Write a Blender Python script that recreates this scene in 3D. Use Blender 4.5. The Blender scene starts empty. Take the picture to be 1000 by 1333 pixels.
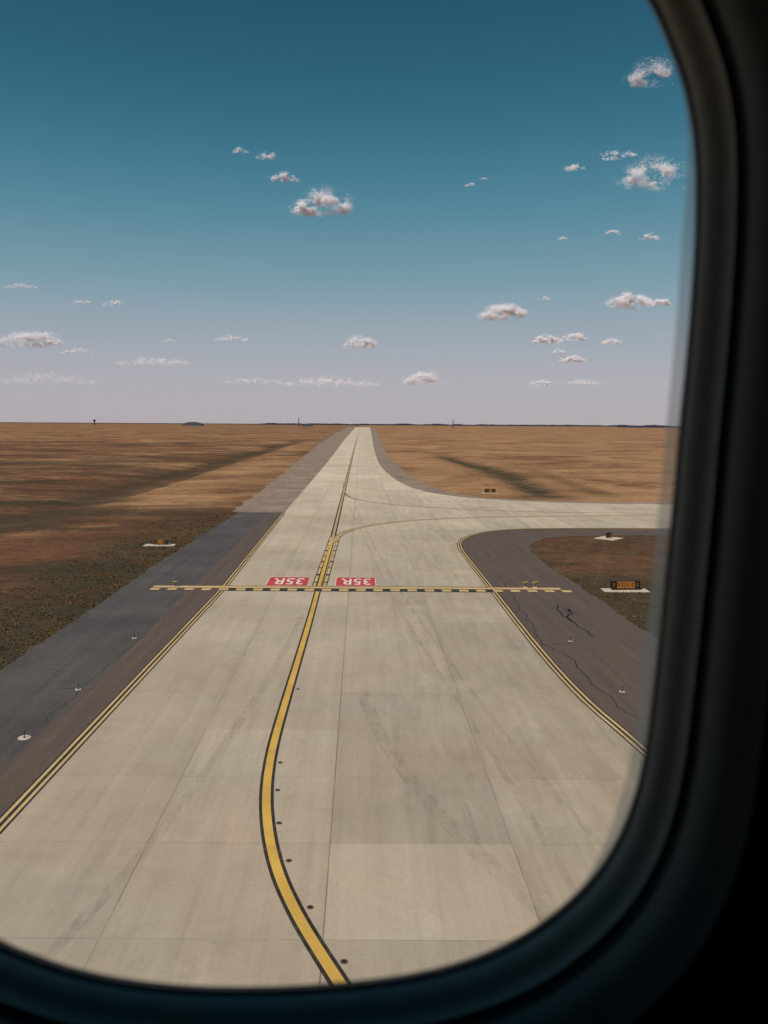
import bpy, bmesh, math, random
import numpy as np
from mathutils import Vector, Matrix, noise
random.seed(7); np.random.seed(7)
scene = bpy.context.scene
H = 17.0            # eye height above the taxiway (m)
F = 1050.0          # focal length in survey units
ROLL = 0.0058
D0 = 0.265          # eye to outer window pane (m)

# ---------------------------------------------------------------- survey helper
def unroll(u, v):
    x = u - 470.0; y = v - 552.0
    return x*math.cos(ROLL) + y*math.sin(ROLL), y*math.cos(ROLL) - x*math.sin(ROLL)
def G(u, v):        # survey bearing -> metres on the airfield plane
    x, y = unroll(u, v); y = max(y, 3.0)
    return (x*H/y, H*F/y)

# ---------------------------------------------------------------- node helpers
def new_mat(name):
    m = bpy.data.materials.new(name); m.use_nodes = True
    nt = m.node_tree; b = nt.nodes['Principled BSDF']
    return m, nt, b
def N(nt, t, **kw):
    n = nt.nodes.new(t)
    for k, v in kw.items(): setattr(n, k, v)
    return n
def L(nt, a, b): nt.links.new(a, b)
def mathn(nt, op, a, b=None, c=None, clamp=False):
    n = N(nt, 'ShaderNodeMath', operation=op); n.use_clamp = clamp
    for i, v in enumerate((a, b, c)):
        if v is None: continue
        if isinstance(v, (int, float)): n.inputs[i].default_value = v
        else: L(nt, v, n.inputs[i])
    return n.outputs[0]
def mixc(nt, fac, a, b, mode='MIX'):
    n = N(nt, 'ShaderNodeMix', data_type='RGBA', blend_type=mode)
    for s, v in ((n.inputs[0], fac), (n.inputs[6], a), (n.inputs[7], b)):
        if isinstance(v, (int, float)): s.default_value = v
        elif isinstance(v, tuple): s.default_value = (*v, 1) if len(v) == 3 else v
        else: L(nt, v, s)
    return n.outputs[2]
def mrange(nt, v, a, b, c=0.0, d=1.0, smooth=False):
    n = N(nt, 'ShaderNodeMapRange')
    if smooth: n.interpolation_type = 'SMOOTHSTEP'
    L(nt, v, n.inputs[0])
    for i, x in zip((1, 2, 3, 4), (a, b, c, d)): n.inputs[i].default_value = x
    return n.outputs[0]
def noisen(nt, scale=1.0, sc=(1, 1, 1), detail=4, rough=0.55, dist=0.0, rot=0.0, off=(0, 0, 0)):
    g = N(nt, 'ShaderNodeNewGeometry')
    mp = N(nt, 'ShaderNodeMapping'); mp.inputs['Scale'].default_value = sc
    mp.inputs['Rotation'].default_value = (0, 0, rot); mp.inputs['Location'].default_value = off
    L(nt, g.outputs['Position'], mp.inputs[0])
    n = N(nt, 'ShaderNodeTexNoise'); n.inputs['Scale'].default_value = scale
    n.inputs['Detail'].default_value = detail; n.inputs['Roughness'].default_value = rough
    n.inputs['Distortion'].default_value = dist
    L(nt, mp.outputs[0], n.inputs['Vector'])
    return n.outputs['Fac']
def posxyz(nt):
    g = N(nt, 'ShaderNodeNewGeometry'); s = N(nt, 'ShaderNodeSeparateXYZ')
    L(nt, g.outputs['Position'], s.inputs[0]); return s.outputs
def simple(name, col, rough=0.7, metal=0.0, var=0.15, scale=3.0, spec=0.3):
    m, nt, b = new_mat(name)
    n = noisen(nt, scale, detail=5)
    f = mrange(nt, n, 0.3, 0.7, 1-var, 1+var)
    c = mixc(nt, 1.0, col, f, 'MULTIPLY')
    L(nt, c, b.inputs['Base Color'])
    b.inputs['Roughness'].default_value = rough; b.inputs['Metallic'].default_value = metal
    b.inputs['Specular IOR Level'].default_value = spec
    return m

# ---------------------------------------------------------------- materials
def concrete_mat():
    m, nt, b = new_mat('concrete_slabs')
    X, Y, Z = posxyz(nt)
    sx = mathn(nt, 'DIVIDE', mathn(nt, 'ADD', X, 1.15), 7.35)
    sy = mathn(nt, 'DIVIDE', mathn(nt, 'SUBTRACT', Y, 26.5), 6.1)
    fx = mathn(nt, 'FLOOR', sx); fy = mathn(nt, 'FLOOR', sy)
    cb = N(nt, 'ShaderNodeCombineXYZ'); L(nt, fx, cb.inputs[0]); L(nt, fy, cb.inputs[1])
    wn = N(nt, 'ShaderNodeTexWhiteNoise', noise_dimensions='3D'); L(nt, cb.outputs[0], wn.inputs['Vector'])
    tone = mrange(nt, wn.outputs['Value'], 0, 1, 0.94, 1.04)
    cb2 = N(nt, 'ShaderNodeCombineXYZ'); L(nt, fx, cb2.inputs[0]); L(nt, mathn(nt, 'FLOOR', mathn(nt, 'DIVIDE', mathn(nt, 'ADD', sy, 1.0), 6.0)), cb2.inputs[1]); cb2.inputs[2].default_value = 4.0
    wn2 = N(nt, 'ShaderNodeTexWhiteNoise', noise_dimensions='3D'); L(nt, cb2.outputs[0], wn2.inputs['Vector'])
    tone2 = mrange(nt, wn2.outputs['Value'], 0, 1, 0.94, 1.05)
    new = mathn(nt, 'MULTIPLY', mathn(nt, 'COMPARE', fx, 0.0, 0.4), mathn(nt, 'COMPARE', fy, 0.0, 0.4))
    big = mrange(nt, noisen(nt, 0.06, detail=3), 0.3, 0.7, 0.89, 1.09)
    streak = mrange(nt, noisen(nt, 1.0, sc=(1.3, 0.04, 1), detail=7, rough=0.68, dist=0.3), 0.3, 0.7, 0.91, 1.07)
    s2 = mrange(nt, X, -1.0, 3.0, 0.0, 1.0)
    streak2 = mrange(nt, noisen(nt, 1.0, sc=(0.8, 0.12, 1), detail=8, rot=0.42, off=(9, 3, 0), dist=0.7, rough=.68), 0.42, 0.68, 1.0, 0.82)
    streak2 = mathn(nt, 'ADD', mathn(nt, 'MULTIPLY', streak2, s2), mathn(nt, 'SUBTRACT', 1.0, s2))
    streak3 = mrange(nt, noisen(nt, 1.0, sc=(3.4, 0.16, 1), detail=6, rough=0.7, rot=0.5, off=(2, 13, 0), dist=0.4), 0.52, 0.75, 1.0, 0.89)
    fine = mrange(nt, noisen(nt, 6.0, detail=6, rough=0.8), 0.3, 0.7, 0.91, 1.08)
    blot = mrange(nt, noisen(nt, 0.45, detail=7, rough=0.72, off=(4, 8, 0), dist=0.6), 0.48, 0.74, 1.0, 0.88)
    pale = mrange(nt, noisen(nt, 0.35, sc=(1, 0.5, 1), detail=6, rough=0.7, off=(14, 1, 0), dist=0.4), 0.56, 0.70, 1.0, 1.10)
    c = mixc(nt, mrange(nt, noisen(nt, 0.13, detail=3, off=(30, 2, 0)), 0.35, 0.65), (0.378, 0.318, 0.246), (0.394, 0.308, 0.226))
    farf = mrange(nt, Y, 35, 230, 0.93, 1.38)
    nomark = mathn(nt, 'SUBTRACT', 1.0, mathn(nt, 'MULTIPLY', new, 0.7))
    for f in (streak2, blot):
        c = mixc(nt, nomark, c, mixc(nt, 1.0, c, f, 'MULTIPLY'))
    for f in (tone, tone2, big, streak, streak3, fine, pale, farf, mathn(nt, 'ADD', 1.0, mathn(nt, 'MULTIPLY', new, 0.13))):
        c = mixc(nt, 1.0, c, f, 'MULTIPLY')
    jx = mathn(nt, 'ABSOLUTE', mathn(nt, 'SUBTRACT', mathn(nt, 'FRACT', mathn(nt, 'ADD', sx, 0.5)), 0.5))
    jy = mathn(nt, 'ABSOLUTE', mathn(nt, 'SUBTRACT', mathn(nt, 'FRACT', mathn(nt, 'ADD', sy, 0.5)), 0.5))
    jxm = mrange(nt, mathn(nt, 'MULTIPLY', jx, 7.35), 0.010, 0.04, 1, 0)
    jym = mrange(nt, mathn(nt, 'MULTIPLY', jy, 6.1), 0.008, 0.035, 1, 0)
    j = mathn(nt, 'MAXIMUM', jxm, mathn(nt, 'MULTIPLY', jym, 0.7))
    jn = mrange(nt, noisen(nt, 0.3, detail=3, off=(3, 3, 0)), 0.35, 0.6, 0.15, 0.6)
    jn = mathn(nt, 'ADD', jn, mathn(nt, 'MULTIPLY', mathn(nt, 'COMPARE', mathn(nt, 'ROUND', sx), 0.0, 0.1), mathn(nt, 'MULTIPLY', jxm, 0.35)), clamp=True)
    c = mixc(nt, mathn(nt, 'MULTIPLY', j, jn), c, (0.12, 0.098, 0.075))
    gj = mrange(nt, mathn(nt, 'MULTIPLY', jx, 7.35), 0.0, 0.5, 0.95, 1.0)
    c = mixc(nt, 1.0, c, gj, 'MULTIPLY')
    L(nt, c, b.inputs['Base Color']); b.inputs['Roughness'].default_value = 0.85
    b.inputs['Specular IOR Level'].default_value = 0.25
    return m

def asphalt_mat(name, col, band=False):
    m, nt, b = new_mat(name)
    X, Y, Z = posxyz(nt)
    c = mixc(nt, mrange(nt, noisen(nt, 0.12, detail=4), 0.35, 0.65), tuple(x*0.82 for x in col), tuple(x*1.18 for x in col))
    if band:
        e = mathn(nt, 'ADD', X, mrange(nt, noisen(nt, 0.3), 0, 1, -0.25, 0.25))
        c = mixc(nt, mrange(nt, e, -17.5, -17.2), c, (0.092, 0.066, 0.055))
    s = mrange(nt, noisen(nt, 1.0, sc=(1.5, 0.06, 1), detail=5), 0.3, 0.7, 0.86, 1.14)
    f = mrange(nt, noisen(nt, 9.0, detail=5, rough=0.8), 0.3, 0.7, 0.75, 1.25)
    dusty = mrange(nt, noisen(nt, 0.9, sc=(1, 0.3, 1), detail=7, rough=0.75, off=(3, 3, 0)), 0.55, 0.8, 0, 0.35)
    c = mixc(nt, dusty, c, (0.16, 0.12, 0.085))
    c = mixc(nt, 1.0, mixc(nt, 1.0, c, s, 'MULTIPLY'), f, 'MULTIPLY')
    L(nt, c, b.inputs['Base Color']); b.inputs['Roughness'].default_value = 0.9
    b.inputs['Specular IOR Level'].default_value = 0.2
    return m

def paint_mat(name, col, wear=0.35, under=(0.2, 0.17, 0.13)):
    m, nt, b = new_mat(name)
    w = mrange(nt, noisen(nt, 3.0, detail=8, rough=0.8), 0.48, 0.72, 0, wear)
    t = mrange(nt, noisen(nt, 0.4, detail=4), 0.3, 0.7, 0.85, 1.12)
    c = mixc(nt, 1.0, mixc(nt, w, col, under), t, 'MULTIPLY')
    L(nt, c, b.inputs['Base Color']); b.inputs['Roughness'].default_value = 0.7
    b.inputs['Specular IOR Level'].default_value = 0.25
    return m

def ground_mat():
    m, nt, b = new_mat('dry_grass')
    ag = N(nt, 'ShaderNodeAttribute', attribute_name='green').outputs['Fac']
    ad = N(nt, 'ShaderNodeAttribute', attribute_name='gold').outputs['Fac']
    n1 = mrange(nt, noisen(nt, 0.018, detail=7, rough=0.65, dist=0.9), 0.36, 0.64, -0.6, 0.6)
    n2 = mrange(nt, noisen(nt, 0.12, detail=8, rough=0.75, off=(5, 0, 0)), 0.3, 0.7, -0.6, 0.6)
    n3 = mrange(nt, noisen(nt, 2.2, detail=6, rough=0.8), 0.3, 0.7, -0.5, 0.5)
    g = mathn(nt, 'ADD', mathn(nt, 'ADD', ad, n1), mathn(nt, 'ADD', n2, mathn(nt, 'MULTIPLY', n3, 0.5)), clamp=True)
    c = mixc(nt, g, (0.150, 0.064, 0.035), (0.365, 0.200, 0.100))
    inv = mathn(nt, 'SUBTRACT', 1.22, ad, clamp=True)
    d = mrange(nt, noisen(nt, 0.010, sc=(0.7, 1.5, 1), detail=8, rough=0.66, off=(11, 7, 0), dist=1.2), 0.45, 0.57, 0, 1.0)
    d2 = mrange(nt, noisen(nt, 0.045, sc=(0.6, 1.2, 1), detail=8, rough=0.72, off=(1, 27, 0), dist=0.8), 0.46, 0.57, 0, 0.95)
    d3 = mrange(nt, noisen(nt, 0.25, sc=(0.6, 1.2, 1), detail=8, rough=0.75, off=(1, 27, 0), dist=0.6), 0.50, 0.62, 0, 0.7)
    dd = mathn(nt, 'MULTIPLY', mathn(nt, 'MAXIMUM', mathn(nt, 'MAXIMUM', d, d2), d3), inv)
    dd = mathn(nt, 'MULTIPLY', dd, mathn(nt, 'ADD', 0.85, n3), clamp=True)
    c = mixc(nt, dd, c, (0.050, 0.034, 0.022))
    gg = mathn(nt, 'MULTIPLY', ag, mathn(nt, 'ADD', 1.0, mathn(nt, 'ADD', mathn(nt, 'MULTIPLY', n2, 1.2), mathn(nt, 'MULTIPLY', n3, 1.2))), clamp=True)
    c = mixc(nt, gg, c, (0.043, 0.037, 0.022))
    f = mrange(nt, noisen(nt, 7.0, detail=4, rough=0.8), 0.3, 0.7, 0.66, 1.34)
    f2 = mrange(nt, noisen(nt, 0.6, detail=7, rough=0.8, off=(2, 9, 0)), 0.3, 0.7, 0.62, 1.38)
    c = mixc(nt, 1.0, mixc(nt, 1.0, c, f, 'MULTIPLY'), f2, 'MULTIPLY')
    L(nt, c, b.inputs['Base Color']); b.inputs['Roughness'].default_value = 1.0
    b.inputs['Specular IOR Level'].default_value = 0.05
    return m

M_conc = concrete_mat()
M_asph = asphalt_mat('asphalt', (0.072, 0.062, 0.060), band=True)
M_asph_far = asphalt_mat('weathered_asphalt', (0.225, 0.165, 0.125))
M_yel = paint_mat('yellow_paint', (0.54, 0.32, 0.065))
M_yel_l = paint_mat('dusty_yellow_paint', (0.50, 0.335, 0.145), wear=0.7, under=(0.3, 0.25, 0.19))
M_yel_w = paint_mat('faded_yellow_paint', (0.42, 0.27, 0.11), wear=0.6, under=(0.36, 0.30, 0.22))
M_blk = paint_mat('black_paint', (0.024, 0.020, 0.019), wear=0.3)
M_blk_f = paint_mat('faded_black_paint', (0.14, 0.115, 0.09), wear=0.6, under=(0.3, 0.25, 0.19))
M_red = paint_mat('red_paint', (0.42, 0.045, 0.045), wear=0.35)
M_wht = paint_mat('white_paint', (0.66, 0.54, 0.50), wear=0.25)
M_tar = simple('tar_seal', (0.012, 0.012, 0.014), 0.5)
M_pad = simple('pale_concrete', (0.46, 0.38, 0.29), 0.8)
M_metal = simple('dark_metal', (0.05, 0.045, 0.045), 0.45, 0.6)
M_lightring = simple('light_ring', (0.11, 0.09, 0.07), 0.6)
M_signblk = simple('sign_black', (0.015, 0.014, 0.013), 0.4)
M_signyel = simple('sign_amber', (0.30, 0.11, 0.02), 0.5)
M_blue = simple('blue_lens', (0.02, 0.04, 0.15), 0.15)
M_ylamp = simple('yellow_housing', (0.45, 0.30, 0.10), 0.5)

# ---------------------------------------------------------------- mesh helpers
def mesh_obj(name, verts, faces, mat, parent=None, smooth=False):
    me = bpy.data.meshes.new(name); me.from_pydata([tuple(v) for v in verts], [], faces); me.update()
    ob = bpy.data.objects.new(name, me); scene.collection.objects.link(ob)
    if mat: me.materials.append(mat)
    if smooth: me.polygons.foreach_set('use_smooth', [True]*len(me.polygons))
    if parent: ob.parent = parent
    return ob
def empty(name, loc=(0, 0, 0)):
    e = bpy.data.objects.new(name, None); e.location = loc; e.empty_display_size = 0.3
    scene.collection.objects.link(e); return e
def sheet(name, pts, z, mat, parent=None):
    me = bpy.data.meshes.new(name); bm = bmesh.new()
    vs = [bm.verts.new((p[0], p[1], z)) for p in pts]
    f = bm.faces.new(vs); f.normal_update()
    if f.normal.z < 0: f.normal_flip()
    bmesh.ops.triangulate(bm, faces=[f])
    bm.to_mesh(me); bm.free(); me.materials.append(mat)
    ob = bpy.data.objects.new(name, me); scene.collection.objects.link(ob)
    if parent: ob.parent = parent
    return ob
def chaikin(pts, it=3):
    for _ in range(it):
        o = [pts[0]]
        for a, b in zip(pts[:-1], pts[1:]):
            o.append((a[0]*.75+b[0]*.25, a[1]*.75+b[1]*.25)); o.append((a[0]*.25+b[0]*.75, a[1]*.25+b[1]*.75))
        o.append(pts[-1]); pts = o
    return pts
def resample(pts, step):
    out = [pts[0]]
    for a, b in zip(pts[:-1], pts[1:]):
        d = math.hypot(b[0]-a[0], b[1]-a[1]); n = max(1, int(d/step))
        for i in range(1, n+1): out.append((a[0]+(b[0]-a[0])*i/n, a[1]+(b[1]-a[1])*i/n))
    return out
def normals(pts):
    ns = []
    for i in range(len(pts)):
        a = pts[max(0, i-1)]; b = pts[min(len(pts)-1, i+1)]
        dx, dy = b[0]-a[0], b[1]-a[1]; l = math.hypot(dx, dy) or 1
        ns.append((-dy/l, dx/l))
    return ns
def ribbon_data(pts, o0, o1, z, verts, faces, dash=None):
    ns = normals(pts); base = len(verts)
    s = 0
    for i, (p, n) in enumerate(zip(pts, ns)):
        verts.append((p[0]+n[0]*o0, p[1]+n[1]*o0, z)); verts.append((p[0]+n[0]*o1, p[1]+n[1]*o1, z))
    for i in range(len(pts)-1):
        d = math.hypot(pts[i+1][0]-pts[i][0], pts[i+1][1]-pts[i][1])
        if dash is None or (s % (dash[0]+dash[1])) < dash[0]:
            k = base+2*i; faces.append((k, k+1, k+3, k+2) if o0 > o1 else (k, k+2, k+3, k+1))
        s += d
def ribbon(name, pts, strips, z, mat, parent=None, dash=None):
    v, f = [], []
    for o0, o1 in strips: ribbon_data(pts, o0, o1, z, v, f, dash)
    return mesh_obj(name, v, f, mat, parent)
def box_bm(bm, c, s, bev=0.0, rz=0.0, mi=0):
    r = bmesh.ops.create_cube(bm, size=1.0)
    vs = r['verts']
    bmesh.ops.scale(bm, vec=s, verts=vs)
    fs = list({f for v in vs for f in v.link_faces})
    if bev:
        es = list({e for v in vs for e in v.link_edges})
        rr = bmesh.ops.bevel(bm, geom=es, offset=bev, segments=2, affect='EDGES', profile=0.5)
        vs = list({v for f in rr['faces'] for v in f.verts} | {v for v in vs if v.is_valid}); fs = list({f for v in vs for f in v.link_faces})
    bmesh.ops.rotate(bm, cent=(0, 0, 0), matrix=Matrix.Rotation(rz, 3, 'Z'), verts=vs)
    bmesh.ops.translate(bm, vec=c, verts=vs)
    for f in fs: f.material_index = mi
def cyl_bm(bm, c, r1, r2, h, seg=16, mi=0):
    r = bmesh.ops.create_cone(bm, cap_ends=True, segments=seg, radius1=r1, radius2=r2, depth=h)
    bmesh.ops.translate(bm, vec=(c[0], c[1], c[2]+h/2), verts=r['verts'])
    for f in {f for v in r['verts'] for f in v.link_faces}: f.material_index = mi
def bm_obj(name, bm, mats, loc=(0, 0, 0), rz=0.0, parent=None):
    me = bpy.data.meshes.new(name); bm.to_mesh(me); bm.free()
    for m in mats: me.materials.append(m)
    ob = bpy.data.objects.new(name, me); ob.location = loc; ob.rotation_euler = (0, 0, rz)
    scene.collection.objects.link(ob)
    if parent: ob.parent = parent
    return ob

# ---------------------------------------------------------------- terrain
def sstep(a, b, x):
    t = np.clip((x-a)/(b-a), 0, 1); return t*t*(3-2*t)
def build_ground():
    rad = [0.0] + list(np.exp(np.linspace(math.log(6), math.log(70000), 430)))
    th = list(np.radians(np.linspace(-38, 38, 320))) + list(np.radians(np.linspace(42, 318, 60)))
    nt_ = len(th)
    R, T = np.meshgrid(np.array(rad[1:]), np.array(th), indexing='ij')
    X = R*np.sin(T); Y = R*np.cos(T)
    offL = sstep(-36, -70, X); offR = sstep(34, 80, X)*sstep(190, 230, Y)
    und = (np.sin(X/61+1.3)*np.cos(Y/97+0.4) + 0.5*np.sin(X/23-Y/41))*0.8
    Z = und*(offL+offR)*np.clip(1-R/9000, 0, 1)
    Z = Z - 0.9*np.exp(-((X-48)/6)**2)*sstep(182, 210, Y) - 0.7*np.exp(-((X+62)/6)**2)
    Z[R > 9000] = 0
    wob = 3*np.sin(Y/9)+2*np.sin(Y/4.1+1)
    green = 0.95*(1-sstep(28, 42, -X+wob))*(X < -10)*(1-sstep(105, 165, Y)*0.8)
    green = np.maximum(green, 0.6*np.exp(-((X+62+3*np.sin(Y/30))/8)**2)*(Y > 60)*(Y < 900))
    sw = 48+2.5*np.sin(Y/37)
    green = np.maximum(green, 0.95*np.exp(-((X-sw)/5.8)**2)*sstep(176, 200, Y)*(1-sstep(380, 520, Y)))
    green = np.maximum(green, 0.4*np.exp(-((X-sw-14)/4)**2)*sstep(176, 200, Y)*(1-sstep(280, 380, Y)))
    green = np.maximum(green, 0.85*(X > 14)*(Y < 128)*(1-sstep(60, 104, Y)) + 0.35*(X > 14)*(Y < 128))
    green = np.maximum(green, 1.0*np.exp(-((Y-174-0.15*(X+60)-4*np.sin(X/13))/8)**2)*sstep(-42, -58, X))
    green = np.maximum(green, 0.7*np.exp(-((Y-128+0.2*X+10-3*np.sin(X/5))/7)**2)*sstep(-38, -55, X))
    green = np.maximum(green, 0.7*np.exp(-((Y-225-0.3*(X+90))/10)**2)*sstep(-60, -80, X))
    green = np.maximum(green, 0.5*np.exp(-((Y-310+0.3*(X+90))/14)**2)*sstep(-75, -95, X))
    gold = np.where(X > 0, 0.85, 0.12)
    gold = np.where((X < 0) & (X > -54) & (Y > 150), 0.12+0.6*sstep(148, 180, Y), gold)
    gold = np.where((X < -66) & (Y > 260), 0.42, gold)
    gold = np.where((X < 0) & (Y > 700), 0.65, gold)
    gold = np.where((X > 0) & (Y < 128), 0.25, gold)
    verts = np.concatenate([[[0, 0, 0]], np.stack([X, Y, Z], -1).reshape(-1, 3)])
    faces = []
    nr = len(rad)-1
    for j in range(nt_):
        faces.append((0, 1+(j+1) % nt_, 1+j))
    for i in range(nr-1):
        a = 1+i*nt_; b = a+nt_
        for j in range(nt_):
            k = (j+1) % nt_
            faces.append((a+j, a+k, b+k, b+j))
    me = bpy.data.meshes.new('ground'); me.from_pydata(verts.tolist(), [], faces); me.update()
    for nm, arr in (('green', green), ('gold', gold)):
        at = me.attributes.new(nm, 'FLOAT', 'POINT')
        at.data.foreach_set('value', np.concatenate([[0], arr.reshape(-1)]).astype(np.float32))
    me.polygons.foreach_set('use_smooth', [True]*len(me.polygons))
    if me.polygons[len(me.polygons)//2].normal.z < 0: me.flip_normals()
    me.materials.append(ground_mat())
    ob = bpy.data.objects.new('ground', me); scene.collection.objects.link(ob)
build_ground()

# ---------------------------------------------------------------- pavements
left_conc = [(-15.3, -60), (-15.3, 20), G(0, 1078), G(290, 768), G(370, 668), G(428, 600), G(448, 573), G(463, 556)]
right_top = [G(482, 556), G(486, 580), G(491, 600), G(500, 613), G(518, 627), G(545, 639), G(600, 648), G(700, 654), G(858, 657.5), (300, G(858, 657.5)[1]+2)]
right_low = [(300, G(845, 688)[1]), G(845, 688), G(740, 688), G(680, 688.5), G(640, 691), G(615, 696), G(600, 703), G(597, 711), G(607, 726), G(640, 767), G(700, 845), G(760, 912), G(828, 968), (16.2, 28), (20, 5), (22, -60)]
rt = chaikin(right_top, 2); rl = chaikin(right_low, 2)
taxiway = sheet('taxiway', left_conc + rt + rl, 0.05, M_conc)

def jitter(pts, amp):
    out = []
    for p, n in zip(pts, normals(pts)):
        a = noise.fractal(Vector((p[0]*0.7, p[1]*0.7, 3.3)), 1.0, 2.0, 4)*amp
        out.append((p[0]+n[0]*a, p[1]+n[1]*a))
    return out
lo_s = [(-25, -60), (-25, 20), G(0, 872), G(110, 800), G(200, 737), G(310, 667)]
lo = jitter(resample(lo_s, 0.5), 0.4)
asph_l = sheet('asphalt_shoulder', lo + [(-14, lo[-1][1]), (-14, -60)], 0.03, M_asph)
yb = lo[-1][1]
lo2 = jitter(resample([(-24.6, yb), G(352, 630), G(388, 600), G(413, 580), G(438, 563), G(453, 556)], 4), 0.9)
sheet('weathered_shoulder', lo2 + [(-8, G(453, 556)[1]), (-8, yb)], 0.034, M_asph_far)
isl_s = chaikin([(300, G(845, 697)[1]), G(845, 697), G(760, 698), G(720, 699.5), G(698, 704), G(688, 712), G(700, 727), G(735, 751), G(790, 786), G(835, 822), (27, 48), (31, 20), (31, -60)], 2)
isl = jitter(resample(isl_s, 0.5), 0.4)
sheet('asphalt_shoulder', [(12, -60), (12, 112), (18, 132), (300, 133.5)] + isl, 0.03, M_asph)
ro = [(6, G(482, 556)[1]), G(488, 556), G(498, 580), G(510, 600), G(530, 617), G(560, 634), G(600, 644.5), G(660, 651), G(858, 655), (300, G(858, 655)[1]+2)]
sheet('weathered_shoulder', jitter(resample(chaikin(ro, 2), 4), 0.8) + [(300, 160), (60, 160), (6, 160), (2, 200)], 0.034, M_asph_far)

# ---------------------------------------------------------------- rough grass tufts along the shoulders
def tufts():
    m, nt, b = new_mat('grass_tufts')
    n = mrange(nt, noisen(nt, 0.5, detail=6, rough=0.8), 0.38, 0.62)
    n2 = mrange(nt, noisen(nt, 5.0, detail=2), 0.35, 0.65)
    c = mixc(nt, n, (0.060, 0.048, 0.026), (0.15, 0.082, 0.042))
    c = mixc(nt, mathn(nt, 'MULTIPLY', n2, 0.35), c, (0.28, 0.165, 0.085))
    L(nt, c, b.inputs['Base Color']); b.inputs['Roughness'].default_value = 1; b.inputs['Specular IOR Level'].default_value = .05
    V, Fc = [], []; rnd = random.Random(3)
    def put(x, y, hh):
        for _ in range(3):
            a = rnd.uniform(0, 6.28); k = len(V); w_ = rnd.uniform(.05, .12)
            dx, dy = math.cos(a)*w_, math.sin(a)*w_
            V.extend([(x-dx, y-dy, -.02), (x+dx, y+dy, -.02), (x+rnd.uniform(-.12, .12), y+rnd.uniform(-.12, .12), hh*rnd.uniform(.6, 1.2))])
            Fc.append((k, k+1, k+2))
    lp = resample(lo_s[1:], 1.0)
    for _ in range(26000):
        p = lp[rnd.randrange(len(lp))]
        if p[1] < 38: continue
        off = rnd.expovariate(1/7.0) if rnd.random() < .75 else rnd.uniform(0, 45)
        x = p[0]-off+rnd.uniform(-.1, .25)*(off < .3); y = p[1]+rnd.uniform(-.6, .6)
        if x < -36: continue
        if noise.noise(Vector((x*.35, y*.35, 0)))+rnd.uniform(-.3, .3) < -0.05: continue
        put(x, y, 0.10)
    ip = resample(isl_s[2:-1], 1.0); ni = normals(ip)
    for _ in range(12000):
        i = rnd.randrange(len(ip)); p = ip[i]; n_ = ni[i]
        off = rnd.expovariate(1/3.5)
        x = p[0]+n_[0]*off; y = p[1]+n_[1]*off
        if x > 75 or y < 38 or noise.noise(Vector((x*.35, y*.35, 4)))+rnd.uniform(-.3, .3) < -0.05: continue
        put(x, y, 0.10)
    mesh_obj('grass', V, Fc, m)
tufts()

# ---------------------------------------------------------------- painted markings
marks = empty('taxiway_markings')
c_far = [(-1.3*H*0.2, 4200), (-4.6, 1200), (-4.5, 500), G(443, 660), G(431, 710), G(415, 765)]
c_near = [G(415, 765), G(405, 802), G(391, 850), G(373, 910), G(357, 965), G(349, 1005), G(346, 1045), G(350, 1092), G(362, 1140), G(385, 1190), G(410, 1232), G(432, 1266), G(460, 1310), (2.4, 17)]
cl = c_far[:-1] + chaikin([G(431, 710)] + c_near, 3)
clr = resample(cl, 2.0)
near = [p for p in clr if p[1] < 118]
mid = [p for p in clr if 115 < p[1] < 900]
ribbon('centreline_border', near, [(-0.33, 0.33)], 0.056, M_blk, marks)
ribbon('centreline', near, [(-0.19, 0.19)], 0.061, M_yel, marks)
ribbon('centreline_border_far', mid, [(-0.42, -0.2), (0.2, 0.42)], 0.0562, M_blk, marks)
ribbon('centreline_mid', mid, [(-0.17, 0.17)], 0.0612, M_yel_w, marks)
far = [p for p in clr if p[1] >= 890]
ribbon('centreline_far', far, [(-0.25, 0.25)], 0.061, M_blk_f, marks)
enh = resample([G(436, 700), G(416, 763)], 0.5)
ribbon('enhanced_border', enh, [(-0.80, -0.34), (0.34, 0.80)], 0.0565, M_blk, marks)
ribbon('enhanced_dashes', enh, [(-0.69, -0.40), (0.40, 0.69)], 0.0615, M_yel_l, marks, dash=(3.4, 0.9))
def edge(name, pts):
    ribbon(name+'_border', pts, [(-0.36, 0.36)], 0.056, M_blk, marks)
    ribbon(name, pts, [(-0.25, -0.09), (0.09, 0.25)], 0.061, M_yel_l, marks)
le = resample([(p[0]-0.05, p[1]) for p in left_conc[:-3]], 3)
edge('edge_line_left', le)
ri = resample(rl[1:], 2)
edge('edge_line_right', ri)
yh = G(415, 767)[1]
xa, xb = G(195, 768)[0], G(733, 770)[0]
v, f = [], []; vb, fb = [], []
def quad(v, f, x0, x1, y0, y1, z):
    k = len(v); v += [(x0, y0, z), (x1, y0, z), (x1, y1, z), (x0, y1, z)]; f.append((k, k+1, k+2, k+3))
quad(vb, fb, G(288, 767)[0], G(640, 767)[0], yh-1.35, yh+1.3, 0.0655)
quad(v, f, xa, xb, yh+0.1, yh+1.05, 0.0705)
x = xa
while x < xb:
    quad(v, f, x, x+0.95, yh-1.1, yh-0.15, 0.0705); x += 1.75
mesh_obj('holding_bar_border', vb, fb, M_blk, marks); mesh_obj('holding_bar', v, f, M_yel_l, marks)
t1 = chaikin([G(433, 706), G(441, 697), G(460, 689), G(500, 681), G(560, 676), G(650, 673), G(858, 671)], 3)
ribbon('lead_line_border', resample(t1, 1.5), [(-0.55, -0.3), (0.3, 0.55)], 0.0570, M_blk_f, marks)
ribbon('lead_line', resample(t1, 1.5), [(-0.28, 0.28)], 0.0573, M_yel_w, marks)
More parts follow.
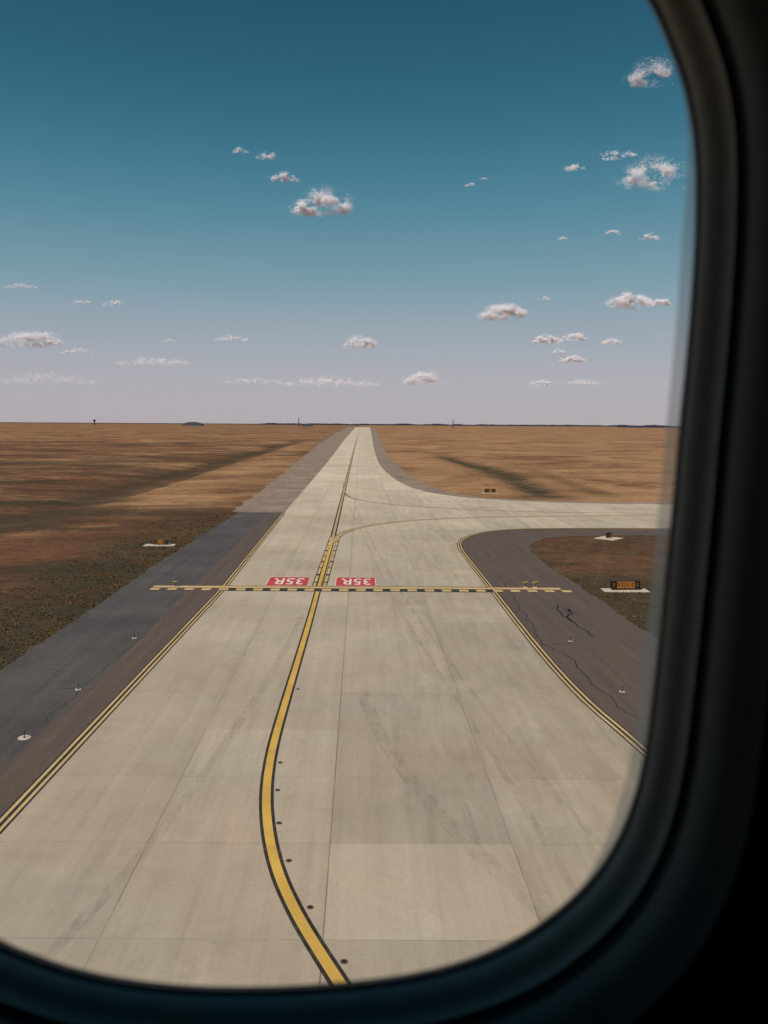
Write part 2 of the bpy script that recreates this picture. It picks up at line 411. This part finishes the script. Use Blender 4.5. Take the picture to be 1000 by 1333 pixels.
t2 = chaikin([G(449, 628), G(447, 641), G(455, 648), G(480, 654), G(540, 660), G(620, 664), G(700, 667), G(858, 669)], 3)
ribbon('lead_line_far', resample(t2, 1.5), [(-0.35, 0.35)], 0.0577, paint_mat('worn_line', (0.20, 0.15, 0.10), 0.6, (0.36, 0.30, 0.22)), marks)
def designation(u0, u1, v0, v1):
    x0, y0 = G(u0, v1); x1, y1 = G(u1, v1)[0], G(u0, v0)[1]
    e = empty('runway_designation_marking')
    sheet('white_border', [(x0-.08, y0-.12), (x1+.08, y0-.12), (x1+.08, y1+.12), (x0-.08, y1+.12)], 0.0665, M_wht, e)
    sheet('red_panel', [(x0, y0), (x1, y0), (x1, y1), (x0, y1)], 0.0705, M_red, e)
    cu = bpy.data.curves.new('t', 'FONT'); cu.body = '35R'; cu.size = 1; cu.offset = 0.008
    t = bpy.data.objects.new('t', cu); scene.collection.objects.link(t)
    bpy.context.view_layer.update()
    me = bpy.data.meshes.new_from_object(t.evaluated_get(bpy.context.evaluated_depsgraph_get()))
    bpy.data.objects.remove(t)
    co = np.array([w.co for w in me.vertices]); mn, mx = co.min(0), co.max(0)
    w, h = x1-x0, y1-y0
    for vtx in me.vertices:
        a = (vtx.co.x-mn[0])/(mx[0]-mn[0]); b_ = (vtx.co.y-mn[1])/(mx[1]-mn[1])
        vtx.co = (x1-w*0.12-a*w*0.76, y1-h*0.14-b_*h*0.72, 0.0755)
    me.materials.clear(); me.materials.append(M_wht)
    o = bpy.data.objects.new('numerals', me); scene.collection.objects.link(o); o.parent = e
designation(346, 400, 752, 763); designation(437, 489, 752.5, 763.5)

cr = empty('pavement_cracks')
def crack(pts, w=0.05, z=0.036):
    p = jitter(resample([G(*q) for q in pts], 0.35), 0.35)
    ribbon('crack', p, [(-w, w)], z, M_tar, cr)
crack([(724, 788), (731, 797), (738, 803), (746, 810)], 0.09); crack([(731, 797), (741, 793), (747, 799), (740, 806), (752, 815), (775, 830)], 0.07)
crack([(735, 803), (739, 796), (733, 792)], 0.07)
crack([(645, 745), (668, 775), (706, 838), (735, 853), (780, 898), (806, 920), (829, 937)], 0.035)
crack([(80, 897), (125, 897)], 0.03); crack([(20, 868), (95, 866)], 0.02); crack([(640, 700), (700, 720), (770, 790)], 0.02)
crack([(230, 790), (160, 850), (60, 940)], 0.015)
crack([(700, 840), (745, 838)], 0.03)

m_r, nt, b = new_mat('rubber_trace')
tr = N(nt, 'ShaderNodeBsdfTransparent'); mx_ = N(nt, 'ShaderNodeMixShader')
fac = mrange(nt, noisen(nt, 1.0, sc=(1.4, .5, 1), detail=8, rough=0.8), 0.42, 0.75, 0.0, 0.22)
b.inputs['Base Color'].default_value = (0.12, 0.095, 0.07, 1)
L(nt, fac, mx_.inputs[0]); L(nt, tr.outputs[0], mx_.inputs[1]); L(nt, b.outputs[0], mx_.inputs[2])
L(nt, mx_.outputs[0], nt.nodes['Material Output'].inputs[0])
rb = empty('tyre_marks')
zz = 0.0515
for pts, w in (([(455, 660), (470, 690), (500, 760), (560, 860), (640, 980), (760, 1180)], 0.16),
               ([(462, 660), (482, 700), (520, 770), (590, 870), (690, 1000), (800, 1120)], 0.16),
               ([(470, 900), (500, 970), (560, 1050), (650, 1140), (720, 1200)], 0.4),
               ([(395, 800), (360, 870), (300, 960), (200, 1100), (60, 1250)], 0.25),
               ([(446, 640), (458, 651), (500, 668), (560, 684), (600, 720)], 0.3),
               ([(470, 640), (520, 655), (620, 668), (858, 678)], 0.3)):
    zz += 0.0004
    ribbon('trace', resample(chaikin([G(*q) for q in pts], 3), 1), [(-w, w)], zz, m_r, rb)

# ---------------------------------------------------------------- airfield lights
def inset_light(u, v):
    bm = bmesh.new()
    cyl_bm(bm, (0, 0, 0), 0.135, 0.125, 0.010, 24, 0); cyl_bm(bm, (0, 0, 0.010), 0.080, 0.06, 0.012, 20, 1)
    box_bm(bm, (0, -0.06, 0.018), (0.05, 0.04, 0.016), 0.004, 0, 2)
    x, y = G(u, v); bm_obj('inset_taxiway_light', bm, [M_lightring, M_signblk, M_metal], (x, y, 0.05))
for q in ((388, 898), (365, 994), (361.5, 1030), (363.5, 1073), (376, 1122), (404, 1183), (448, 1254)): inset_light(*q)
def edge_light(u, v, r=0.36):
    bm = bmesh.new()
    cyl_bm(bm, (0, 0, 0), r, r*.95, 0.02, 28, 0); cyl_bm(bm, (0, 0, 0.02), 0.08, 0.06, 0.04, 16, 1)
    cyl_bm(bm, (0, 0, 0.06), 0.018, 0.018, 0.20, 10, 1); cyl_bm(bm, (0, 0, 0.24), 0.03, 0.04, 0.05, 14, 1)
    cyl_bm(bm, (0, 0, 0.29), 0.035, 0.03, 0.06, 14, 2); cyl_bm(bm, (0, 0, 0.35), 0.03, 0.01, 0.03, 14, 2)
    x, y = G(u, v); bm_obj('taxiway_edge_light', bm, [M_pad, M_metal, M_blue], (x, y, 0.03))
edge_light(32, 961, .34); edge_light(102, 898, .20); edge_light(175, 831, .20); edge_light(810, 901, .18); edge_light(743, 835, .18)
def guard_light(u, v):
    bm = bmesh.new()
    cyl_bm(bm, (0, 0, 0), 0.25, 0.23, 0.04, 20, 0); cyl_bm(bm, (0, 0, 0.04), 0.03, 0.03, 0.3, 10, 1)
    box_bm(bm, (0, 0, 0.46), (0.50, 0.14, 0.24), 0.03, 0, 2)
    for s in (-.12, .12):
        r = bmesh.ops.create_cone(bm, cap_ends=True, segments=16, radius1=.08, radius2=.09, depth=.08, matrix=Matrix.Translation((s, -.10, .46)) @ Matrix.Rotation(math.pi/2, 4, 'X'))
        for ff in {k for w in r['verts'] for k in w.link_faces}: ff.material_index = 1
    x, y = G(u, v); bm_obj('runway_guard_light', bm, [M_pad, M_metal, M_ylamp], (x, y, 0.03))
for q in ((228, 764), (697, 765), (684, 765)): guard_light(*q)

# ---------------------------------------------------------------- guidance signs
def sign(u, v, panels, h=0.85, rz=0.0, pad=(4.6, 2.6), padrot=0.0):
    x, y = G(u, v)
    e = empty('airfield_guidance_sign', (x, y, 0))
    bm = bmesh.new(); box_bm(bm, (0, 0, 0.03), (pad[0], pad[1], 0.10), 0.02, padrot, 0)
    bm_obj('concrete_pad', bm, [M_pad], parent=e)
    bm = bmesh.new(); tot = sum(p[0] for p in panels); cx_ = -tot/2
    box_bm(bm, (0, 0.0, 0.25+h/2), (tot+0.12, 0.16, h+0.10), 0.02, 0, 0)
    for w, mi in panels:
        box_bm(bm, (cx_+w/2, -0.09, 0.25+h/2), (w-0.05, 0.05, h-0.06), 0.01, 0, mi)
        n = max(1, int(w/0.4))
        for k in range(n):
            xx = cx_+w*(k+0.5)/n
            box_bm(bm, (xx-.05, -0.122, 0.25+h/2), (0.05, 0.012, h*0.5), 0, 0, 1 if mi == 2 else 2)
            box_bm(bm, (xx+.03, -0.122, 0.25+h*0.68), (0.12, 0.012, 0.05), 0, 0, 1 if mi == 2 else 2)
            box_bm(bm, (xx+.03, -0.122, 0.25+h*0.42), (0.12, 0.012, 0.05), 0, 0, 1 if mi == 2 else 2)
        cx_ += w
    for s in (-tot*0.4, 0, tot*0.4): cyl_bm(bm, (s, 0, 0.08), 0.05, 0.05, 0.2, 10, 3)
    bm_obj('sign_box', bm, [M_metal, M_signblk, M_signyel, M_metal], rz=rz, parent=e)
sign(814, 769, [(0.6, 1), (0.8, 2), (1.1, 2), (0.5, 1)], 0.75, 0.05, (4.6, 1.6))
sign(208, 710, [(0.8, 1), (0.9, 2), (0.5, 1)], 0.55, -0.1, (4.2, 1.6))
sign(638, 642, [(1.0, 1), (0.8, 2), (0.8, 1)], 0.8, 0.0, (4.0, 1.6))
sign(793, 701, [(0.9, 1), (0.5, 2)], 0.6, 0.7, (3.2, 3.2), math.pi/4)

# ---------------------------------------------------------------- horizon objects
M_far = simple('hazy_foliage', (0.030, 0.036, 0.055), 1.0, scale=0.01)
M_farb = simple('hazy_building', (0.07, 0.07, 0.08), 0.9, scale=0.05)
def tree_line(x0, x1, D, hmin, hmax):
    v, f = [], []; n = int((x1-x0)/14)
    for i in range(n+1):
        x = x0+(x1-x0)*i/n; t = min(1, min(i, n-i)/25)
        h = (hmin+(hmax-hmin)*(0.5+0.5*noise.fractal(Vector((x*0.004, D*.01, 1)), 1, 2, 4)) + random.uniform(-2, 2))*(0.25+0.75*t)
        dj = random.uniform(-20, 20)
        v += [(x, D+dj, -1), (x, D+dj+5, h*0.7), (x+random.uniform(-4, 4), D+dj+25, h), (x, D+dj+60, -1)]
    for i in range(n):
        a = 4*i
        for k in range(3): f.append((a+k, a+4+k, a+5+k, a+k+1))
    mesh_obj('distant_tree_line', v, f, M_far)
D = 12000
tree_line((320-470)/F*D, (860-470)/F*D, D, 10, 34)
tree_line((806-470)/F*7000, (900-470)/F*7000, 7000, 22, 34)
tree_line((-60-470)/F*14000, (330-470)/F*14000, 14000, 2, 16)
bm = bmesh.new(); cyl_bm(bm, (0, 0, 0), 6, 4.4, 26, 12, 0); cyl_bm(bm, (0, 0, 26), 5, 9, 3, 8, 0); cyl_bm(bm, (0, 0, 29), 7.5, 9.5, 6, 8, 1); cyl_bm(bm, (0, 0, 35), 10, 7, 1.5, 8, 0); cyl_bm(bm, (0, 0, 36), .6, .3, 8, 6, 0)
bm_obj('control_tower', bm, [M_farb, M_signblk], ((123-470)/F*5200, 5200, -1))
v, f = [], []
for yy in (0, 60):
    for k in range(13):
        a = math.pi*k/12; v.append((-62*math.cos(a), yy, 24*math.sin(a)**0.8 if 0 < k < 12 else 0))
for k in range(12): f.append((k, k+1, 14+k, 13+k))
f.append(tuple(range(12, -1, -1))); f.append(tuple(range(13, 26)))
hg = mesh_obj('hangar', v, f, M_farb); hg.location = ((250-470)/F*5000, 5000, 0)
bm = bmesh.new(); box_bm(bm, (0, 0, 5), (70, 30, 12), .4, 0, 0); box_bm(bm, (-10, 0, 12), (24, 20, 5), .3, 0, 0)
bm_obj('terminal_building', bm, [M_farb], ((400-470)/F*5000, 5000, 0))
for u, h in ((389, 46), (590, 40)):
    bm = bmesh.new(); cyl_bm(bm, (0, 0, 0), 3.0, 1.6, h, 8, 0)
    for k in range(3): box_bm(bm, (0, 0, h*(.55+.15*k)), (7-k, .8, .8), 0, 0, 0)
    box_bm(bm, (0, 0, h), (6, 3, 3), .2, 0, 0)
    bm_obj('lighting_mast', bm, [M_farb], ((u-470)/F*4200, 4200, 0))

# ---------------------------------------------------------------- clouds
SUN = Vector((-0.42, -0.50, 0.76)).normalized()
def cloud_mat():
    m, nt, b = new_mat('cloud_vapour')
    d = N(nt, 'ShaderNodeBsdfDiffuse'); t = N(nt, 'ShaderNodeBsdfTranslucent'); mx = N(nt, 'ShaderNodeMixShader')
    n = mrange(nt, noisen(nt, 0.01, detail=4), 0.3, 0.7, 0.95, 1.0)
    c = mixc(nt, 1.0, (0.93, 0.895, 0.93), n, 'MULTIPLY')
    L(nt, c, d.inputs[0]); L(nt, c, t.inputs[0]); mx.inputs[0].default_value = 0.5
    L(nt, d.outputs[0], mx.inputs[1]); L(nt, t.outputs[0], mx.inputs[2])
    L(nt, mx.outputs[0], nt.nodes['Material Output'].inputs[0]); return m
M_cloud = cloud_mat()
ALT = 1600.0
def cloud(u, v, w, h, dens, ragged=0.35):
    x, y = unroll(u, v); D = min(ALT*F/max(-y, 10), 30000)
    s = D/F
    cx_, cz = x*s, H - y*s
    W, Hh = w*s, h*s
    rnd = random.Random(int(u*13+v*7)); npz = np.random.RandomState(int(u*13+v*7))
    lobes = []
    nl = int(max(6, w/h*4+6)) + (10 if w > 40 else 0)
    for i in range(nl):
        a = -.42+.84*(i+rnd.random())/nl; env = max(0.12, 1-(abs(a)/0.5)**1.6)
        r = rnd.uniform(0.16, 0.28)*(0.35+0.65*env)*Hh
        lobes.append((a*W, rnd.uniform(-.2, .2)*W*0.5, -0.34*Hh + r*0.6 + rnd.uniform(0, .36)*env*Hh, r))
    wts = [l[3]**2 for l in lobes]
    seed = Vector((u*1.7, v*2.3, 5))
    target = int(w*h*(7.5*dens + 3.0*max(0, dens-.6)))+60
    cnt = tries = 0; V, Fc = [], []
    while cnt < target and tries < target*8:
        tries += 1
        lx, ly, lz, r = rnd.choices(lobes, wts)[0]
        g = npz.normal(0, 1, 3); g = g/np.linalg.norm(g)
        rr = r*(rnd.random()**0.55)*(1.10+abs(npz.normal(0, 0.36 if dens > .6 else .42)))
        px = lx+g[0]*rr*1.7; py = ly+g[1]*rr; pz = lz+g[2]*rr
        if pz < -0.36*Hh-rnd.random()*.07*Hh: continue
        q = Vector((px/Hh*2.3, py/Hh*2.3, pz/Hh*3.2))+seed
        nv = noise.fractal(q, 0.7, 2.1, 6)
        if nv < -0.12+ragged*0.5+rnd.uniform(-.16, .16): continue
        n = (SUN + Vector(npz.normal(0, 0.3, 3))).normalized()
        t1 = n.orthogonal().normalized(); t2 = n.cross(t1)
        sz = s*rnd.uniform(0.28, 0.58); k = len(V)
        c0 = Vector((px, py, pz)); ph = rnd.uniform(0, 6.28)
        for j in range(3):
            an = ph+j*2.094; V.append(c0+(t1*math.cos(an)+t2*math.sin(an))*sz)
        Fc.append((k, k+1, k+2)); cnt += 1
    ob = mesh_obj('cloud', V, Fc, M_cloud); ob.location = (cx_, D, cz)
C = [(419,263,78,42,1.1,.10),(369,230,38,17,.8,.25),(348,202,30,14,.45,.45),(313,196,20,11,.6,.4),(848,97,52,42,.55,.45),(852,225,66,58,.45,.55),
 (795,201,22,18,.35,.5),(820,200,20,12,.3,.5),(748,217,22,18,.4,.5),(612,240,14,8,.35,.5),(630,232,10,5,.25,.5),(655,404,62,32,1.0,.12),
 (820,391,62,28,1.0,.15),(860,393,30,14,.7,.3),(846,308,28,13,.4,.45),(798,301,22,10,.35,.5),(733,310,14,7,.3,.5),(712,441,38,19,.8,.25),
 (748,438,32,15,.7,.3),(728,457,18,10,.5,.4),(745,467,38,14,.65,.35),(796,444,28,12,.6,.35),(470,445,44,22,.85,.2),
 (40,441,104,28,.8,.15),(100,456,46,12,.25,.5),(25,372,54,9,.3,.5),(108,393,28,9,.3,.5),(148,394,28,11,.4,.4),(300,440,54,12,.22,.45),
 (222,443,16,8,.2,.5),(200,470,110,17,.2,.45),(552,492,54,24,.6,.2),(430,497,150,18,.17,.35),(705,498,32,16,.22,.4),(760,497,54,12,.12,.5),
 (60,492,150,24,.09,.4),(710,388,18,8,.2,.5),(330,495,100,14,.09,.5)]
for c in C: cloud(*c)

# ---------------------------------------------------------------- aircraft window (real size, beside the eye point)
outl = [(845,0),(880,80),(897,140),(905,205),(905,300),(899,400),(892,480),(884,560),(876,650),(867,740),(859,820),(850,900),(841,970),(828,1030),(808,1085),(778,1135),
 (735,1180),(680,1220),(615,1250),(540,1270),(450,1282),(350,1288),(250,1287),(170,1279),(100,1265),(45,1247),(0,1228),(-60,1192),(-115,1140),(-160,1070),(-190,970),(-208,820),
 (-212,650),(-208,450),(-195,280),(-170,130),(-130,20),(-70,-70),(20,-130),(150,-170),(320,-188),(480,-185),(620,-165),(720,-125),(795,-65)]
UN = D0/F
P0 = [(lambda q: (q[0]*UN, -q[1]*UN))(unroll(*p)) for p in outl]
def catmull(P, n=6):
    o = []; L_ = len(P)
    for i in range(L_):
        a, b_, c, d = P[i-1], P[i], P[(i+1) % L_], P[(i+2) % L_]
        for k in range(n):
            t = k/n
            o.append(tuple(0.5*((2*b_[j])+(-a[j]+c[j])*t+(2*a[j]-5*b_[j]+4*c[j]-d[j])*t*t+(-a[j]+3*b_[j]-3*c[j]+d[j])*t**3) for j in (0, 1)))
    return o
P1 = catmull(P0, 6); n1 = len(P1)
nrm = []
for i in range(n1):
    a, b_ = P1[i-2], P1[(i+2) % n1]; dx, dz = b_[0]-a[0], b_[1]-a[1]; l = math.hypot(dx, dz)
    nx, nz = -dz/l, dx/l
    nrm.append((nx, nz))
area = sum(P1[i-1][0]*P1[i][1]-P1[i][0]*P1[i-1][1] for i in range(n1))
if area > 0: nrm = [(-a, -b_) for a, b_ in nrm]
win = empty('airplane_window', (0, 0, 0))
def loft(name, prof, mat, parent=win, wfun=None):
    v, f = [], []
    for t, o in prof:
        for p, n in zip(P1, nrm):
            oo = o*(wfun(p, n) if wfun else 1)
            v.append((p[0]+n[0]*oo, D0-t, H+p[1]+n[1]*oo))
    for r in range(len(prof)-1):
        for i in range(n1):
            k = (i+1) % n1; a = r*n1
            f.append((a+i, a+k, a+n1+k, a+n1+i))
    return mesh_obj(name, v, f, mat, parent, True)
mm = 0.001
m, nt, b = new_mat('acrylic_edge')
tr = N(nt, 'ShaderNodeBsdfTransparent'); tr.inputs[0].default_value = (.9, .93, .93, 1)
tl = N(nt, 'ShaderNodeBsdfTranslucent'); tl.inputs[0].default_value = (.60, .60, .58, 1)
m1 = N(nt, 'ShaderNodeMixShader'); m1.inputs[0].default_value = 0.5
L(nt, tr.outputs[0], m1.inputs[1]); L(nt, tl.outputs[0], m1.inputs[2]); L(nt, m1.outputs[0], nt.nodes['Material Output'].inputs[0])
def wr(p, n):
    a = min(1, max(0, (abs(n[0])-0.70)*4))
    return 0.15 + a*(0.8 if p[1] < 0.06 else max(0.1, 0.8-(p[1]-0.06)*14))
loft('pane_edge', [(0.1*mm, -4.6*mm), (0.4*mm, 0)], m, wfun=wr)
M_seal = simple('rubber_seal', (0.016, 0.018, 0.018), 0.6, scale=200)
M_lip = simple('grey_plastic', (0.80, 0.76, 0.62), 0.42, scale=150, var=0.06)
M_lip2 = simple('grey_panel', (0.34, 0.36, 0.31), 0.55, scale=150, var=0.06)
M_pan = simple('cabin_panel', (0.035, 0.036, 0.036), 0.8, scale=80)
loft('seal', [(0.4*mm, 0), (1.5*mm, 0.7*mm), (2.5*mm, 0.6*mm), (3*mm, 0.4*mm)], M_seal)
loft('reveal', [(3*mm, 0.4*mm), (4.5*mm, 1.3*mm), (6*mm, 2.9*mm), (7.2*mm, 5.0*mm), (8.5*mm, 7.2*mm), (10.5*mm, 8.4*mm)], M_lip)
loft('groove', [(10.5*mm, 8.4*mm), (10.5*mm, 9.8*mm), (12*mm, 10.6*mm), (14*mm, 11*mm)], M_seal)
loft('inner_trim', [(14*mm, 11*mm), (17*mm, 12.8*mm), (20*mm, 16*mm), (22*mm, 20*mm), (25*mm, 24*mm)], M_lip2)
m, nt, b = new_mat('window_pane')
tr = N(nt, 'ShaderNodeBsdfTransparent'); tr.inputs[0].default_value = (.97, .985, .975, 1)
gl = N(nt, 'ShaderNodeBsdfGlossy'); gl.inputs['Roughness'].default_value = 0.05
m1 = N(nt, 'ShaderNodeMixShader'); m1.inputs[0].default_value = 0.03
L(nt, tr.outputs[0], m1.inputs[1]); L(nt, gl.outputs[0], m1.inputs[2]); L(nt, m1.outputs[0], nt.nodes['Material Output'].inputs[0])
mesh_obj('pane', [(p[0]*1.001, D0+0.001, H+p[1]*1.001) for p in P1], [tuple(range(n1))], m, win)
cab = empty('aircraft_cabin')
v, f = [], []
cxw = sum(p[0] for p in P1)/n1; czw = sum(p[1] for p in P1)/n1
inner = [(p[0]+n[0]*24*mm, p[1]+n[1]*24*mm) for p, n in zip(P1, nrm)]
X0, X1, Z0, Z1 = -1.6, 1.6, -0.75, 0.85
outer = []
for p in inner:
    dx, dz = p[0]-cxw, p[1]-czw
    t = min((X1-cxw)/dx if dx > 0 else (X0-cxw)/dx if dx < 0 else 1e9, (Z1-czw)/dz if dz > 0 else (Z0-czw)/dz if dz < 0 else 1e9)
    outer.append((cxw+dx*t, czw+dz*t))
for yy, ring in ((D0-25*mm, inner), (D0-27*mm, [(a[0]*.9+b_[0]*.1, a[1]*.9+b_[1]*.1) for a, b_ in zip(inner, outer)]), (D0-27*mm, outer)):
    for p in ring: v.append((p[0], yy, H+p[1]))
for r in range(2):
    for i in range(n1):
        k = (i+1) % n1; f.append((r*n1+i, r*n1+k, r*n1+n1+k, r*n1+n1+i))
mesh_obj('sidewall_panel', v, f, M_pan, cab)
sk = [(p[0]+n[0]*1*mm, p[1]+n[1]*1*mm) for p, n in zip(P1, nrm)]
v, f = [], []
for ring in (sk, outer):
    for p in ring: v.append((p[0], D0+0.003, H+p[1]))
for i in range(n1):
    k = (i+1) % n1; f.append((i, k, n1+k, n1+i))
mesh_obj('fuselage_skin', v, f, simple('fuselage_paint', (0.6, 0.6, 0.6), 0.35), cab)
prof = [(D0+0.003, Z1), (D0-.05, Z1+.15), (D0-.4, 1.25), (-.9, 1.45), (-1.8, 1.45), (-2.6, 1.2), (-3.1, .6), (-3.15, -.2), (-2.9, -1.0), (-2.4, -1.3), (-.3, -1.3), (D0+0.003, Z0)]
v, f = [], []; npf = len(prof)
for x in (X0-0.005, X1+0.005):
    for y, z in prof: v.append((x, y, H+z))
for i in range(npf-1): f.append((i, i+1, npf+i+1, npf+i))
f.append(tuple(range(npf))); f.append(tuple(range(2*npf-1, npf-1, -1)))
mesh_obj('cabin_shell', v, f, M_pan, cab)

# ---------------------------------------------------------------- sun, sky
el = math.asin(SUN.z); az = math.atan2(SUN.x, SUN.y)
sl = bpy.data.lights.new('sun', 'SUN'); sl.energy = 4.7; sl.angle = math.radians(0.5); sl.color = (1.0, 0.925, 0.84)
so = bpy.data.objects.new('sun', sl); scene.collection.objects.link(so)
so.rotation_euler = SUN.to_track_quat('Z', 'Y').to_euler(); so.location = (0, -50, 80)
w = bpy.data.worlds.new('World'); scene.world = w; w.use_nodes = True
nt = w.node_tree; bg = nt.nodes['Background']; bg.inputs[1].default_value = 0.1
sky = N(nt, 'ShaderNodeTexSky', sky_type='NISHITA'); sky.sun_disc = False
sky.sun_elevation = el; sky.sun_rotation = az; sky.ozone_density = 2.0; sky.air_density = 1.0; sky.dust_density = 1.0
tc = N(nt, 'ShaderNodeTexCoord'); sp = N(nt, 'ShaderNodeSeparateXYZ'); L(nt, tc.outputs['Generated'], sp.inputs[0])
rp = N(nt, 'ShaderNodeValToRGB'); L(nt, mathn(nt, 'MULTIPLY', sp.outputs[2], 2.0, clamp=True), rp.inputs[0])
cr_ = rp.color_ramp; cr_.interpolation = 'B_SPLINE'
stops = [(0.0, (.49, .44, .48)), (0.08, (.47, .435, .485)), (0.2, (.375, .40, .46)), (0.34, (.205, .345, .415)), (0.52, (.072, .240, .320)), (0.72, (.020, .138, .210)), (0.95, (.009, .074, .130)), (1.0, (.009, .066, .120))]
while len(cr_.elements) < len(stops): cr_.elements.new(0.5)
for e, (p, c) in zip(cr_.elements, stops): e.position = p; e.color = (*c, 1)
sc_ = N(nt, 'ShaderNodeVectorMath', operation='SCALE'); L(nt, rp.outputs[0], sc_.inputs[0]); sc_.inputs['Scale'].default_value = 10.0
mixo = mixc(nt, 0.90, sky.outputs[0], sc_.outputs[0])
L(nt, mixo, bg.inputs[0])

# ---------------------------------------------------------------- camera
cam = bpy.data.cameras.new('camera'); co = bpy.data.objects.new('camera', cam); scene.collection.objects.link(co)
scene.camera = co
co.matrix_world = Matrix.Translation((0, 0, H)) @ Matrix.Rotation(math.pi/2, 4, 'X') @ Matrix.Rotation(ROLL, 4, 'Z')
cam.sensor_fit = 'VERTICAL'; cam.sensor_height = 36; cam.sensor_width = 27; cam.lens = F/1333*36
cam.shift_x = 30/1333; cam.shift_y = -(666.5-552)/1333
cam.clip_start = 0.01; cam.clip_end = 200000
cam.dof.use_dof = True; cam.dof.focus_distance = 200; cam.dof.aperture_fstop = 11.0
scene.view_settings.view_transform = 'Standard'; scene.view_settings.look = 'None'; scene.view_settings.exposure = 0
